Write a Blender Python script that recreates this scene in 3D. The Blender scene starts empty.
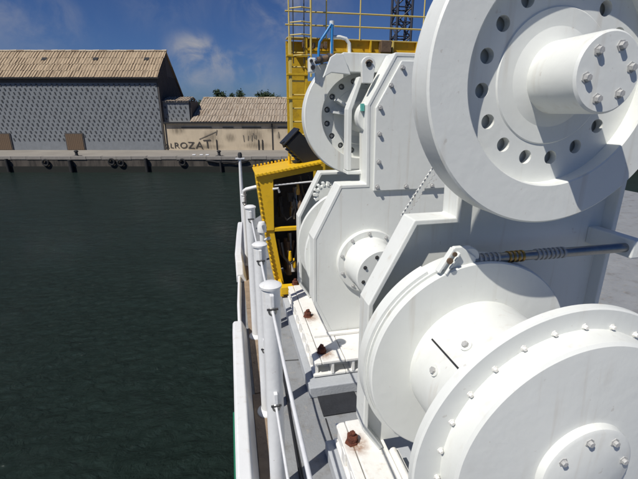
import bpy, bmesh, math, random
from mathutils import Vector, Matrix
random.seed(7)
R = math.radians
PI = math.pi
scene = bpy.context.scene
C = scene.collection

# ------------------------------------------------------------------ camera
YAW = R(12.3)
cd = bpy.data.cameras.new('camera'); cam = bpy.data.objects.new('camera', cd); C.objects.link(cam)
cd.sensor_width = 36.0; cd.lens = 36.0 * 400.0 / 638.0
cd.clip_start = 0.02; cd.clip_end = 4000
cam.location = (0, 0, 1.75)
cam.rotation_euler = (R(90 - 17.7), 0, -YAW)
scene.camera = cam

# ------------------------------------------------------------------ light
SUN_D = Vector((0.63, 0.40, -1.0)).normalized()          # the way the light travels
sl = bpy.data.lights.new('sun', 'SUN'); so = bpy.data.objects.new('sun', sl); C.objects.link(so)
sl.energy = 4.65; sl.angle = R(0.53); sl.color = (1.0, 0.955, 0.88)
so.rotation_euler = SUN_D.to_track_quat('-Z', 'Y').to_euler(); so.location = (-20, -20, 40)
elev = math.asin(-SUN_D.z); azim = math.atan2(-SUN_D.x, -SUN_D.y)

w = bpy.data.worlds.new('World'); scene.world = w; w.use_nodes = True
nt = w.node_tree; nt.nodes.clear()
def wn(t, **k):
    n = nt.nodes.new(t)
    for a, b in k.items(): setattr(n, a, b)
    return n
def wl(a, b): nt.links.new(a, b)
out = wn('ShaderNodeOutputWorld'); bg = wn('ShaderNodeBackground'); bg.inputs['Strength'].default_value = 0.072
sky = wn('ShaderNodeTexSky', sky_type='NISHITA'); sky.sun_disc = False
sky.sun_elevation = elev; sky.sun_rotation = azim
sky.air_density = 0.85; sky.dust_density = 0.6; sky.ozone_density = 3.6; sky.altitude = 0
tc = wn('ShaderNodeTexCoord')
nz = wn('ShaderNodeVectorMath', operation='NORMALIZE'); wl(tc.outputs['Generated'], nz.inputs[0])
noi = wn('ShaderNodeTexNoise'); noi.inputs['Scale'].default_value = 11; noi.inputs['Detail'].default_value = 9; noi.inputs['Roughness'].default_value = 0.6; noi.inputs['Distortion'].default_value = 0.5
wl(nz.outputs[0], noi.inputs['Vector'])
def sky_dir(px, py):                                    # compass direction of a cloud
    a = math.atan((px - 319) / 400.0 / 1.0) + YAW; e = math.atan((239.5 - py) / 400.0) - R(17.7)
    return Vector((math.sin(a) * math.cos(e), math.cos(a) * math.cos(e), math.sin(e)))
total = None
for px, py, rad, amp, st in [(203, 52, 0.075, 0.95, 1.5), (216, 63, 0.10, 0.62, 1.7), (206, 80, 0.065, 0.38, 1.6), (252, 64, 0.085, 0.50, 1.7), (266, 88, 0.07, 0.28, 1.2),
                             (285, 0, 0.16, 0.5, 1.2), (240, 78, 0.22, 0.22, 2.2), (180, 8, 0.14, 0.16, 1.5), (60, 35, 0.16, 0.4, 2.0), (20, 80, 0.16, 0.35, 2.4), (900, 60, 0.3, 0.5, 2.0), (-160, 40, 0.3, 0.5, 2.0), (300, -250, 0.5, 0.4, 1.0)]:
    d = sky_dir(px, py)
    sub = wn('ShaderNodeVectorMath', operation='SUBTRACT'); wl(nz.outputs[0], sub.inputs[0]); sub.inputs[1].default_value = d
    sc = wn('ShaderNodeVectorMath', operation='MULTIPLY'); wl(sub.outputs[0], sc.inputs[0]); sc.inputs[1].default_value = (1, 1, st)
    ln = wn('ShaderNodeVectorMath', operation='LENGTH'); wl(sc.outputs[0], ln.inputs[0])
    mr = wn('ShaderNodeMapRange', interpolation_type='SMOOTHSTEP'); wl(ln.outputs['Value'], mr.inputs['Value'])
    mr.inputs['From Min'].default_value = 0; mr.inputs['From Max'].default_value = rad; mr.inputs['To Min'].default_value = amp; mr.inputs['To Max'].default_value = 0
    if total is None: total = mr.outputs[0]
    else:
        m = wn('ShaderNodeMath', operation='ADD'); wl(total, m.inputs[0]); wl(mr.outputs[0], m.inputs[1]); total = m.outputs[0]
nr = wn('ShaderNodeMapRange', interpolation_type='SMOOTHSTEP'); wl(noi.outputs['Fac'], nr.inputs['Value'])
nr.inputs['From Min'].default_value = 0.36; nr.inputs['From Max'].default_value = 0.68
cm = wn('ShaderNodeMath', operation='MULTIPLY', use_clamp=True); wl(total, cm.inputs[0]); wl(nr.outputs[0], cm.inputs[1])
mix = wn('ShaderNodeMixRGB'); wl(cm.outputs[0], mix.inputs['Fac']); tint = wn('ShaderNodeMixRGB', blend_type='MULTIPLY'); tint.inputs['Fac'].default_value = 1.0
wl(sky.outputs[0], tint.inputs['Color1']); tint.inputs['Color2'].default_value = (0.36, 0.50, 0.78, 1); wl(tint.outputs[0], mix.inputs['Color1'])
mix.inputs['Color2'].default_value = (4.6, 4.7, 5.2, 1)
wl(mix.outputs[0], bg.inputs['Color']); wl(bg.outputs[0], out.inputs['Surface'])

scene.view_settings.view_transform = 'Standard'; scene.view_settings.look = 'None'
scene.view_settings.exposure = 0.0; scene.view_settings.gamma = 1.0; scene.view_settings.use_curve_mapping = False
scene.cycles.max_bounces = 8

# ------------------------------------------------------------------ materials
def mat(name, col, rough=0.5, var=0.06, vscale=6.0, bump=0.0, bscale=60.0, metal=0.0, dirt=None, dscale=3.0, damt=0.0, dlo=0.55, dhi=0.75, stretch=(1, 1, 1), spec=0.5, streak=0.0):
    m = bpy.data.materials.new(name); m.use_nodes = True
    n = m.node_tree.nodes; l = m.node_tree.links
    p = n['Principled BSDF']; p.inputs['Roughness'].default_value = rough; p.inputs['Metallic'].default_value = metal
    p.inputs['Specular IOR Level'].default_value = spec
    t = n.new('ShaderNodeTexCoord'); mp = n.new('ShaderNodeMapping'); mp.inputs['Scale'].default_value = stretch
    l.new(t.outputs['Object'], mp.inputs['Vector'])
    a = n.new('ShaderNodeTexNoise'); a.inputs['Scale'].default_value = vscale; a.inputs['Detail'].default_value = 6; a.inputs['Roughness'].default_value = 0.65
    l.new(mp.outputs[0], a.inputs['Vector'])
    r = n.new('ShaderNodeMapRange'); l.new(a.outputs['Fac'], r.inputs['Value'])
    r.inputs['From Min'].default_value = 0.25; r.inputs['From Max'].default_value = 0.75
    r.inputs['To Min'].default_value = 1 - var; r.inputs['To Max'].default_value = 1 + var
    h = n.new('ShaderNodeHueSaturation'); h.inputs['Color'].default_value = (*col, 1); l.new(r.outputs[0], h.inputs['Value'])
    colout = h.outputs[0]
    if dirt:
        b = n.new('ShaderNodeTexNoise'); b.inputs['Scale'].default_value = dscale; b.inputs['Detail'].default_value = 8; b.inputs['Roughness'].default_value = 0.7
        l.new(mp.outputs[0], b.inputs['Vector'])
        q = n.new('ShaderNodeMapRange'); q.interpolation_type = 'SMOOTHSTEP'; l.new(b.outputs['Fac'], q.inputs['Value'])
        q.inputs['From Min'].default_value = dlo; q.inputs['From Max'].default_value = dhi; q.inputs['To Max'].default_value = damt
        x = n.new('ShaderNodeMixRGB'); l.new(q.outputs[0], x.inputs['Fac']); l.new(colout, x.inputs['Color1']); x.inputs['Color2'].default_value = (*dirt, 1)
        colout = x.outputs[0]
    if streak:
        ms = n.new('ShaderNodeMapping'); ms.inputs['Scale'].default_value = (16, 16, 1.1); l.new(t.outputs['Object'], ms.inputs['Vector'])
        sn = n.new('ShaderNodeTexNoise'); sn.inputs['Scale'].default_value = 1.6; sn.inputs['Detail'].default_value = 5; l.new(ms.outputs[0], sn.inputs['Vector'])
        sq = n.new('ShaderNodeMapRange'); sq.interpolation_type = 'SMOOTHSTEP'; l.new(sn.outputs['Fac'], sq.inputs['Value']); sq.inputs['From Min'].default_value = 0.56; sq.inputs['From Max'].default_value = 0.78; sq.inputs['To Max'].default_value = streak
        sx = n.new('ShaderNodeMixRGB'); l.new(sq.outputs[0], sx.inputs['Fac']); l.new(colout, sx.inputs['Color1']); sx.inputs['Color2'].default_value = (0.46, 0.38, 0.28, 1); colout = sx.outputs[0]
        fn = n.new('ShaderNodeTexNoise'); fn.inputs['Scale'].default_value = 38; fn.inputs['Detail'].default_value = 3; l.new(t.outputs['Object'], fn.inputs['Vector'])
        fq = n.new('ShaderNodeMapRange'); fq.interpolation_type = 'SMOOTHSTEP'; l.new(fn.outputs['Fac'], fq.inputs['Value']); fq.inputs['From Min'].default_value = 0.70; fq.inputs['From Max'].default_value = 0.76; fq.inputs['To Max'].default_value = streak * 0.9
        fx = n.new('ShaderNodeMixRGB'); l.new(fq.outputs[0], fx.inputs['Fac']); l.new(colout, fx.inputs['Color1']); fx.inputs['Color2'].default_value = (0.33, 0.25, 0.18, 1); colout = fx.outputs[0]
    l.new(colout, p.inputs['Base Color'])
    rr = n.new('ShaderNodeMapRange'); l.new(a.outputs['Fac'], rr.inputs['Value']); rr.inputs['To Min'].default_value = max(0.02, rough - 0.12); rr.inputs['To Max'].default_value = min(1, rough + 0.12)
    l.new(rr.outputs[0], p.inputs['Roughness'])
    if bump:
        c = n.new('ShaderNodeTexNoise'); c.inputs['Scale'].default_value = bscale; c.inputs['Detail'].default_value = 4; l.new(mp.outputs[0], c.inputs['Vector'])
        bp = n.new('ShaderNodeBump'); bp.inputs['Strength'].default_value = bump; bp.inputs['Distance'].default_value = 0.01
        l.new(c.outputs['Fac'], bp.inputs['Height']); l.new(bp.outputs[0], p.inputs['Normal'])
    return m
WHITE = mat('white_paint', (0.735, 0.75, 0.715), 0.42, 0.03, 2.5, 0.10, 26, dirt=(0.50, 0.48, 0.44), dscale=4.5, damt=0.25, dlo=0.52, dhi=0.85, streak=0.30)
WHITE2 = mat('white_foot_paint', (0.78, 0.77, 0.73), 0.5, 0.05, 8, 0.25, 40, dirt=(0.42, 0.31, 0.20), dscale=14, damt=0.6, dlo=0.57, dhi=0.80, streak=0.45)
POSTW = mat('stanchion_paint', (0.72, 0.73, 0.73), 0.45, 0.05, 9, 0.12, 50, dirt=(0.45, 0.38, 0.30), dscale=11, damt=0.35, dlo=0.6, dhi=0.85, streak=0.4)
DECK = mat('deck_grey_paint', (0.24, 0.25, 0.26), 0.62, 0.10, 3, 0.25, 90, dirt=(0.13, 0.115, 0.095), dscale=7, damt=0.75, dlo=0.48, dhi=0.76, streak=0.3)
PLINTH = mat('foundation_grey_paint', (0.40, 0.42, 0.44), 0.6, 0.08, 5, 0.2, 70, dirt=(0.22, 0.2, 0.18), dscale=8, damt=0.5, dlo=0.55, dhi=0.8)
BROWN = mat('rusty_margin', (0.27, 0.205, 0.145), 0.85, 0.25, 12, 0.5, 60, dirt=(0.12, 0.07, 0.045), dscale=20, damt=0.6)
GREEN = mat('green_hull_paint', (0.015, 0.14, 0.075), 0.45, 0.1, 4, 0.1, 30)
RUST = mat('rust', (0.12, 0.034, 0.018), 0.9, 0.35, 60, 0.8, 130, dirt=(0.22, 0.07, 0.03), dscale=70, damt=0.8)
YEL = mat('yellow_paint', (0.74, 0.45, 0.012), 0.45, 0.07, 6, 0.12, 40, dirt=(0.30, 0.17, 0.03), dscale=9, damt=0.5, dlo=0.55, dhi=0.8)
OCHRE = mat('weathered_yellow', (0.56, 0.355, 0.010), 0.6, 0.15, 5, 0.2, 40, dirt=(0.17, 0.10, 0.02), dscale=7, damt=0.7, dlo=0.5, dhi=0.8)
PALEY = mat('pale_yellow_rail', (0.62, 0.48, 0.14), 0.5, 0.1, 8)
BLACK = mat('black_plastic', (0.012, 0.013, 0.016), 0.5, 0.2, 8, 0.1, 60)
DARK = mat('dark_steel', (0.03, 0.03, 0.032), 0.5, 0.3, 14, 0.2, 40, dirt=(0.08, 0.055, 0.03), dscale=12, damt=0.6)
STEEL = mat('steel', (0.35, 0.35, 0.34), 0.35, 0.15, 30, 0.1, 80, metal=0.9)
BRASS = mat('brass', (0.42, 0.27, 0.08), 0.35, 0.1, 20, metal=0.9)
BOLTM = mat('painted_bolt', (0.42, 0.42, 0.41), 0.5, 0.2, 60, 0.2, 90, dirt=(0.16, 0.11, 0.07), dscale=60, damt=0.6)
BLUE = mat('blue_hose', (0.03, 0.22, 0.52), 0.4, 0.1, 20)
TEAL = mat('teal_tape', (0.10, 0.42, 0.36), 0.5, 0.1, 20)
MAT_D = mat('dark_slab_colour', (0.018, 0.02, 0.025), 0.8, 0.3, 14, 0.3, 60)
BROWNM = mat('brown_machinery', (0.13, 0.085, 0.05), 0.6, 0.4, 30, 0.4, 60)
WIRE = mat('wire_cover', (0.66, 0.67, 0.68), 0.45, 0.08, 30)
NAVY = mat('dark_mast_paint', (0.035, 0.04, 0.06), 0.6, 0.2, 4)
CONC = mat('quay_concrete', (0.27, 0.25, 0.225), 0.9, 0.2, 0.5, 0.3, 3, dirt=(0.12, 0.10, 0.085), dscale=0.35, damt=0.7, dlo=0.45, dhi=0.7)
CONCW = mat('quay_wall', (0.10, 0.085, 0.07), 0.92, 0.4, 1.2, 0.4, 3, dirt=(0.022, 0.02, 0.018), dscale=0.6, damt=0.9, dlo=0.40, dhi=0.62, stretch=(1.6, 1.6, 0.35))
WEED = mat('tidal_weed', (0.012, 0.014, 0.011), 0.9, 0.3, 2, 0.4, 4)
CREAM = mat('cream_render', (0.54, 0.45, 0.325), 0.9, 0.10, 0.6, 0.15, 3, dirt=(0.22, 0.18, 0.13), dscale=0.5, damt=0.45, dlo=0.48, dhi=0.72, stretch=(1.4, 1.4, 0.5))
GRIME = mat('grime', (0.17, 0.15, 0.12), 0.95, 0.4, 1.5, 0.1, 4)
SLATE = mat('grey_shingle', (0.19, 0.205, 0.22), 0.85, 0.15, 1.5, 0.2, 6, dirt=(0.17, 0.17, 0.175), dscale=1.2, damt=0.6)
GABLE = mat('dark_gable_boarding', (0.075, 0.07, 0.068), 0.9, 0.2, 1.5, 0.2, 6)
VENT = mat('vent_slot', (0.055, 0.06, 0.066), 0.9, 0.3, 3)
VOID = mat('dark_recess', (0.02, 0.021, 0.024), 0.9, 0.2, 3)
TAN = mat('tan_roof', (0.37, 0.285, 0.19), 0.9, 0.3, 1.1, 0.3, 5, dirt=(0.17, 0.115, 0.07), dscale=0.9, damt=0.75, dlo=0.45, dhi=0.7, stretch=(2.4, 0.5, 0.5))
TAN2 = mat('pale_tan_roof', (0.33, 0.275, 0.215), 0.9, 0.35, 1.0, 0.3, 5, dirt=(0.20, 0.14, 0.09), dscale=0.9, damt=0.8, dlo=0.45, dhi=0.68, stretch=(2.8, 0.5, 0.5))
PAINTB = mat('black_spray_paint', (0.05, 0.045, 0.04), 0.8, 0.3, 4)
LEAF = mat('leaf', (0.022, 0.045, 0.016), 0.8, 0.4, 2.0)
BARK = mat('bark', (0.06, 0.045, 0.032), 0.95, 0.3, 4)
GROUND = mat('harbour_ground', (0.24, 0.22, 0.19), 0.95, 0.2, 0.2, 0.2, 2)
HULLW = mat('hull_white', (0.7, 0.71, 0.71), 0.45, 0.04, 4, 0.12, 18, dirt=(0.45, 0.42, 0.38), dscale=7, damt=0.4, dlo=0.55, dhi=0.85, streak=0.3)
RUBBER = mat('black_rubber', (0.015, 0.015, 0.016), 0.85, 0.2, 4)

def decal_mat(name, col, dens, flat=(1, 0, 1), ns=1.3):
    """grime that fades out towards the edge of its own patch"""
    m = bpy.data.materials.new(name); m.use_nodes = True; n = m.node_tree.nodes; l = m.node_tree.links; p = n['Principled BSDF']
    p.inputs['Base Color'].default_value = (*col, 1); p.inputs['Roughness'].default_value = .95
    g = n.new('ShaderNodeTexCoord'); sub = n.new('ShaderNodeVectorMath'); sub.operation = 'MULTIPLY_ADD'; sub.inputs[1].default_value = (2, 2, 2); sub.inputs[2].default_value = (-1, -1, -1); l.new(g.outputs['Generated'], sub.inputs[0])
    fl_ = n.new('ShaderNodeVectorMath'); fl_.operation = 'MULTIPLY'; fl_.inputs[1].default_value = flat; l.new(sub.outputs[0], fl_.inputs[0])
    ln = n.new('ShaderNodeVectorMath'); ln.operation = 'LENGTH'; l.new(fl_.outputs[0], ln.inputs[0])
    mr = n.new('ShaderNodeMapRange'); mr.interpolation_type = 'SMOOTHSTEP'; mr.inputs['From Min'].default_value = .05; mr.inputs['From Max'].default_value = 1.05; mr.inputs['To Min'].default_value = 1; mr.inputs['To Max'].default_value = 0; l.new(ln.outputs['Value'], mr.inputs['Value'])
    mp = n.new('ShaderNodeMapping'); mp.inputs['Scale'].default_value = (4, 1, .45) if flat[1] == 0 else (1, 1, 1); l.new(g.outputs['Object'], mp.inputs['Vector'])
    no = n.new('ShaderNodeTexNoise'); no.inputs['Scale'].default_value = ns; no.inputs['Detail'].default_value = 8; no.inputs['Roughness'].default_value = .7; l.new(mp.outputs[0], no.inputs['Vector'])
    nr = n.new('ShaderNodeMapRange'); nr.inputs['From Min'].default_value = .32; nr.inputs['From Max'].default_value = .62; nr.inputs['To Max'].default_value = dens; l.new(no.outputs['Fac'], nr.inputs['Value'])
    mu = n.new('ShaderNodeMath'); mu.operation = 'MULTIPLY'; mu.use_clamp = True; l.new(mr.outputs[0], mu.inputs[0]); l.new(nr.outputs[0], mu.inputs[1])
    l.new(mu.outputs[0], p.inputs['Alpha']); return m
wm = bpy.data.materials.new('harbour_water'); wm.use_nodes = True
n = wm.node_tree.nodes; l = wm.node_tree.links; p = n['Principled BSDF']
p.inputs['Base Color'].default_value = (0.018, 0.031, 0.025, 1); p.inputs['Roughness'].default_value = 0.05; p.inputs['IOR'].default_value = 1.33
t = n.new('ShaderNodeTexCoord'); mp = n.new('ShaderNodeMapping'); mp.inputs['Scale'].default_value = (1, 1.5, 1); mp.inputs['Rotation'].default_value = (0, 0, 0.35); l.new(t.outputs['Object'], mp.inputs['Vector'])
a = n.new('ShaderNodeTexNoise'); a.inputs['Scale'].default_value = 2.3; a.inputs['Detail'].default_value = 9; a.inputs['Roughness'].default_value = 0.68; a.inputs['Distortion'].default_value = 0.6
b = n.new('ShaderNodeTexNoise'); b.inputs['Scale'].default_value = 0.5; b.inputs['Detail'].default_value = 4
l.new(mp.outputs[0], a.inputs['Vector']); l.new(mp.outputs[0], b.inputs['Vector'])
ad = n.new('ShaderNodeMath'); ad.operation = 'MULTIPLY_ADD'; l.new(b.outputs['Fac'], ad.inputs[0]); ad.inputs[1].default_value = 1.9; l.new(a.outputs['Fac'], ad.inputs[2])
bp = n.new('ShaderNodeBump'); bp.inputs['Strength'].default_value = 1.0; bp.inputs['Distance'].default_value = 0.32; l.new(ad.outputs[0], bp.inputs['Height']); l.new(bp.outputs[0], p.inputs['Normal'])
WATER = wm

# ------------------------------------------------------------------ mesh helpers
BASE = {}
def finish(name, bm, m, parent=None, smooth=False, bevel=0.0, base=None, rz=0.0):
    """links one mesh object; vertices come in build coordinates and are moved to the thing's base"""
    bmesh.ops.recalc_face_normals(bm, faces=bm.faces[:])
    me = bpy.data.meshes.new(name)
    b = BASE[parent.name] if parent is not None else (base or (0, 0, 0))
    bmesh.ops.translate(bm, verts=bm.verts[:], vec=-Vector(b))
    bm.to_mesh(me); bm.free()
    me.materials.append(m)
    if smooth:
        me.polygons.foreach_set('use_smooth', [True] * len(me.polygons))
        try: me.set_sharp_from_angle(angle=R(38))
        except Exception: pass
    o = bpy.data.objects.new(name, me); C.objects.link(o)
    if parent is not None: o.parent = parent; BASE[o.name] = BASE[parent.name]
    else:
        o.location = rotz(b, rz); o.rotation_euler.z = rz; BASE[o.name] = b
    if bevel:
        md = o.modifiers.new('bevel', 'BEVEL'); md.width = bevel; md.segments = 2; md.limit_method = 'ANGLE'; md.angle_limit = R(40)
        md.harden_normals = False
    return o
def rotz(v, a):
    c, s = math.cos(a), math.sin(a); return (v[0] * c - v[1] * s, v[0] * s + v[1] * c, v[2])
def tag(o, label, cat, group=None):
    o['label'] = label; o['category'] = cat
    if group: o['group'] = group
    return o
def thing(name, label, cat, base=(0, 0, 0), rz=0.0, group=None):
    o = bpy.data.objects.new(name, None); o.empty_display_size = 0.1; C.objects.link(o)
    o.location = rotz(base, rz); o.rotation_euler.z = rz; BASE[o.name] = base
    return tag(o, label, cat, group)
def structure(o): o['kind'] = 'structure'; return o
def stuff(o): o['kind'] = 'stuff'; return o
def NB(): return bmesh.new()
def box(bm, x0, x1, y0, y1, z0, z1):
    v = [bm.verts.new((x, y, z)) for z in (z0, z1) for y in (y0, y1) for x in (x0, x1)]
    for f in ((0, 1, 3, 2), (4, 6, 7, 5), (0, 4, 5, 1), (2, 3, 7, 6), (0, 2, 6, 4), (1, 5, 7, 3)): bm.faces.new([v[i] for i in f])
    return bm
def obox(bm, c, ax, ay, az, sx, sy, sz):
    ax, ay, az = Vector(ax).normalized(), Vector(ay).normalized(), Vector(az).normalized(); c = Vector(c)
    v = [bm.verts.new(c + ax * x * sx / 2 + ay * y * sy / 2 + az * z * sz / 2) for z in (-1, 1) for y in (-1, 1) for x in (-1, 1)]
    for f in ((0, 1, 3, 2), (4, 6, 7, 5), (0, 4, 5, 1), (2, 3, 7, 6), (0, 2, 6, 4), (1, 5, 7, 3)): bm.faces.new([v[i] for i in f])
    return bm
def prism(bm, pts, y0, y1):
    """polygon in x,z extruded along y"""
    a = [bm.verts.new((x, y0, z)) for x, z in pts]; b = [bm.verts.new((x, y1, z)) for x, z in pts]
    bm.faces.new(a); bm.faces.new(b[::-1]); k = len(pts)
    for i in range(k): bm.faces.new((a[i], b[i], b[(i + 1) % k], a[(i + 1) % k]))
    return bm
def strip(bm, pts, th, y0, y1):
    """plate of thickness th following an open polyline in x,z (th to the right-hand side), y0..y1 wide"""
    P = [Vector(q) for q in pts]; nrm = []
    for i in range(len(P) - 1):
        d = (P[i + 1] - P[i]).normalized(); nrm.append(Vector((d.y, -d.x)))
    inner = []
    for i in range(len(P)):
        if i == 0: o = nrm[0] * th
        elif i == len(P) - 1: o = nrm[-1] * th
        else:
            s = (nrm[i - 1] + nrm[i]); o = s * (th / max(0.2, (1 + nrm[i - 1].dot(nrm[i]))))
        inner.append(P[i] + o)
    poly = [tuple(q) for q in P] + [tuple(q) for q in inner[::-1]]
    return prism(bm, poly, y0, y1)
def tube(bm, path, r, n=10, cap=True):
    P = [Vector(q) for q in path]; rings = []
    rr = r if isinstance(r, (list, tuple)) else [r] * len(P)
    prev = None
    for i, q in enumerate(P):
        d = (P[min(i + 1, len(P) - 1)] - P[max(i - 1, 0)]).normalized()
        if prev is None:
            u = d.orthogonal().normalized()
        else:
            u = (prev - d * prev.dot(d)); u = u.normalized() if u.length > 1e-6 else d.orthogonal().normalized()
        prev = u; v = d.cross(u)
        rings.append([bm.verts.new(q + (u * math.cos(2 * PI * k / n) + v * math.sin(2 * PI * k / n)) * rr[i]) for k in range(n)])
    for a, b in zip(rings, rings[1:]):
        for k in range(n): bm.faces.new((a[k], a[(k + 1) % n], b[(k + 1) % n], b[k]))
    if cap: bm.faces.new(rings[0][::-1]); bm.faces.new(rings[-1])
    return bm
def lathe_y(bm, prof, cx, cz, n=72, closed=False, a0=0.0, a1=2 * PI):
    """profile of (radius, y) turned about an axis along y"""
    full = abs(a1 - a0 - 2 * PI) < 1e-6; k = n if full else n + 1
    rings = []
    for r, y in prof:
        if r < 1e-6: rings.append([bm.verts.new((cx, y, cz))])
        else: rings.append([bm.verts.new((cx + r * math.cos(a0 + (a1 - a0) * i / n), y, cz + r * math.sin(a0 + (a1 - a0) * i / n))) for i in range(k)])
    seq = list(zip(rings, rings[1:])) + ([(rings[-1], rings[0])] if closed else [])
    for a, b in seq:
        for i in range(n):
            j = (i + 1) % k
            if len(a) == 1 and len(b) == 1: continue
            if len(a) == 1: bm.faces.new((a[0], b[i], b[j]))
            elif len(b) == 1: bm.faces.new((a[i], a[j], b[0]))
            else: bm.faces.new((a[i], a[j], b[j], b[i]))
    if not full and closed:
        bm.faces.new([q[0] for q in rings]); bm.faces.new([q[-1] for q in rings][::-1])
    return bm
def lathe_z(bm, prof, cx, cy, n=24):
    rings = []
    for r, z in prof:
        if r < 1e-6: rings.append([bm.verts.new((cx, cy, z))])
        else: rings.append([bm.verts.new((cx + r * math.cos(2 * PI * i / n), cy + r * math.sin(2 * PI * i / n), z)) for i in range(n)])
    for a, b in zip(rings, rings[1:]):
        for i in range(n):
            j = (i + 1) % n
            if len(a) == 1 and len(b) == 1: continue
            if len(a) == 1: bm.faces.new((a[0], b[i], b[j]))
            elif len(b) == 1: bm.faces.new((a[i], a[j], b[0]))
            else: bm.faces.new((a[i], a[j], b[j], b[i]))
    return bm
def holed_web(bm, cx, cz, y0, y1, r0, r1, rc, rh, count, phase):
    """ring plate r0..r1 between y0 and y1 with a circle of through holes"""
    half = PI / count; N = 8
    for k in range(count):
        a = phase + 2 * PI * k / count; hx, hz = rc * math.cos(a), rc * math.sin(a)
        bnd = []
        for i in range(N): t = a - half + 2 * half * i / N; bnd.append((r1 * math.cos(t), r1 * math.sin(t)))
        for i in range(N): q = r1 + (r0 - r1) * i / N; bnd.append((q * math.cos(a + half), q * math.sin(a + half)))
        for i in range(N): t = a + half - 2 * half * i / N; bnd.append((r0 * math.cos(t), r0 * math.sin(t)))
        for i in range(N): q = r0 + (r1 - r0) * i / N; bnd.append((q * math.cos(a - half), q * math.sin(a - half)))
        hol = []
        for x, z in bnd:
            g = math.atan2(z - hz, x - hx); hol.append((hx + rh * math.cos(g), hz + rh * math.sin(g)))
        M = len(bnd)
        bf = [bm.verts.new((cx + x, y0, cz + z)) for x, z in bnd]; hf = [bm.verts.new((cx + x, y0, cz + z)) for x, z in hol]
        bb = [bm.verts.new((cx + x, y1, cz + z)) for x, z in bnd]; hb = [bm.verts.new((cx + x, y1, cz + z)) for x, z in hol]
        for i in range(M):
            j = (i + 1) % M
            bm.faces.new((bf[i], bf[j], hf[j], hf[i])); bm.faces.new((bb[j], bb[i], hb[i], hb[j])); bm.faces.new((hf[i], hf[j], hb[j], hb[i]))
    bmesh.ops.remove_doubles(bm, verts=bm.verts[:], dist=1e-5)
    return bm
_bolt = {}
def bolt_mesh(r, h, m):
    key = (r, h, m.name)
    if key not in _bolt:
        bm = NB(); lathe_y(bm, [(0, -h), (r * 0.9, -h), (r, -h * 0.85), (r, -0.002), (r * 1.5, -0.002), (r * 1.5, 0.0)], 0, 0, 6)
        bmesh.ops.recalc_face_normals(bm, faces=bm.faces[:]); me = bpy.data.meshes.new('bolt'); bm.to_mesh(me); bm.free(); me.materials.append(m); _bolt[key] = me
    return _bolt[key]
def bolt(parent, p, r=0.012, h=0.014, m=None, rot=None, name='bolt'):
    o = bpy.data.objects.new(name, bolt_mesh(r, h, m or BOLTM)); C.objects.link(o); o.parent = parent
    o.location = Vector(p) - Vector(BASE[parent.name]); o.rotation_euler = rot or (0, random.uniform(0, 1), 0)
    return o
def ring_pts(cx, cz, r, n, ph=0): return [(cx + r * math.cos(ph + 2 * PI * i / n), cz + r * math.sin(ph + 2 * PI * i / n)) for i in range(n)]

# ------------------------------------------------------------------ setting: water, quay, deck, hull
bm = NB(); s = 900
v = [bm.verts.new(q) for q in ((-s, -s, -6), (s, -s, -6), (s, s, -6), (-s, s, -6))]; bm.faces.new(v)
structure(finish('water', bm, WATER))

HZ = -YAW                                                 # the quay lies square to this bearing
QE, WALLV, QZ = 54.0, 64.6, -4.0
bm = NB(); box(bm, -400, 400, QE + 0.6, 700, -9, QZ)
structure(finish('quay_ground', bm, GROUND, base=(0, QE, QZ), rz=HZ))
bm = NB(); box(bm, -300, 300, QE + 0.05, QE + 0.6, -9, QZ - 0.25)
qw = structure(finish('quay_wall', bm, CONCW, base=(0, QE, QZ), rz=HZ))
cp = NB(); box(cp, -0.98, 0.98, -0.03, 0.62, -0.30, 0.10)
bmesh.ops.recalc_face_normals(cp, faces=cp.faces[:]); cme = bpy.data.meshes.new('coping_block'); cp.to_mesh(cme); cp.free(); cme.materials.append(CONC)
for i in range(-34, 60):
    o = bpy.data.objects.new('coping_block', cme); C.objects.link(o); o.parent = qw
    o.location = (i * 2.0, random.uniform(-0.03, 0.03), random.uniform(-0.02, 0.03)); o.rotation_euler.z = random.uniform(-.006, .006)
bm = NB(); box(bm, -300, 300, QE - 0.02, QE + 0.05, -9, -5.2); finish('tidal_band', bm, WEED, qw)
for u, r_, z1_ in ((-41.5, .20, -4.2), (-33.1, .27, -4.35), (-23.0, .22, -4.12), (-13.1, .16, -4.5), (2.2, .24, -4.2), (11.7, .2, -4.3)):
    bm = NB(); tube(bm, [(u, QE - 0.24, z1_), (u + .05, QE - 0.24, -5.9)], r_, 10); finish('fender_pile', bm, RUBBER, qw, smooth=True)
for u, z in ((-36.4, -4.7), (-27.6, -4.6), (-26.4, -4.75), (-18.2, -4.65), (-6.2, -4.7), (6.6, -4.6)):
    bm = NB(); tube(bm, [(u + .38 * math.cos(q), QE - .16, z + .38 * math.sin(q)) for q in [i * PI / 9 for i in range(19)]], 0.13, 8); finish('fender_tyre', bm, RUBBER, qw, smooth=True)

# deck
edge = [(-0.02, -4), (-0.02, 2.9), (0.02, 4.2), (0.07, 5.2), (0.12, 6.05), (0.28, 6.6), (0.62, 7.3), (1.05, 8.2), (1.6, 8.8), (9, 9.2), (9, -4)]
bm = NB(); lo = [bm.verts.new((x, y, -0.12)) for x, y in edge]; hi = [bm.verts.new((x, y, 0)) for x, y in edge]
bm.faces.new(hi); bm.faces.new(lo[::-1])
for i in range(len(edge)): j = (i + 1) % len(edge); bm.faces.new((lo[i], lo[j], hi[j], hi[i]))
deck = structure(finish('deck', bm, DECK, base=(0.5, 1.5, 0)))
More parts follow.
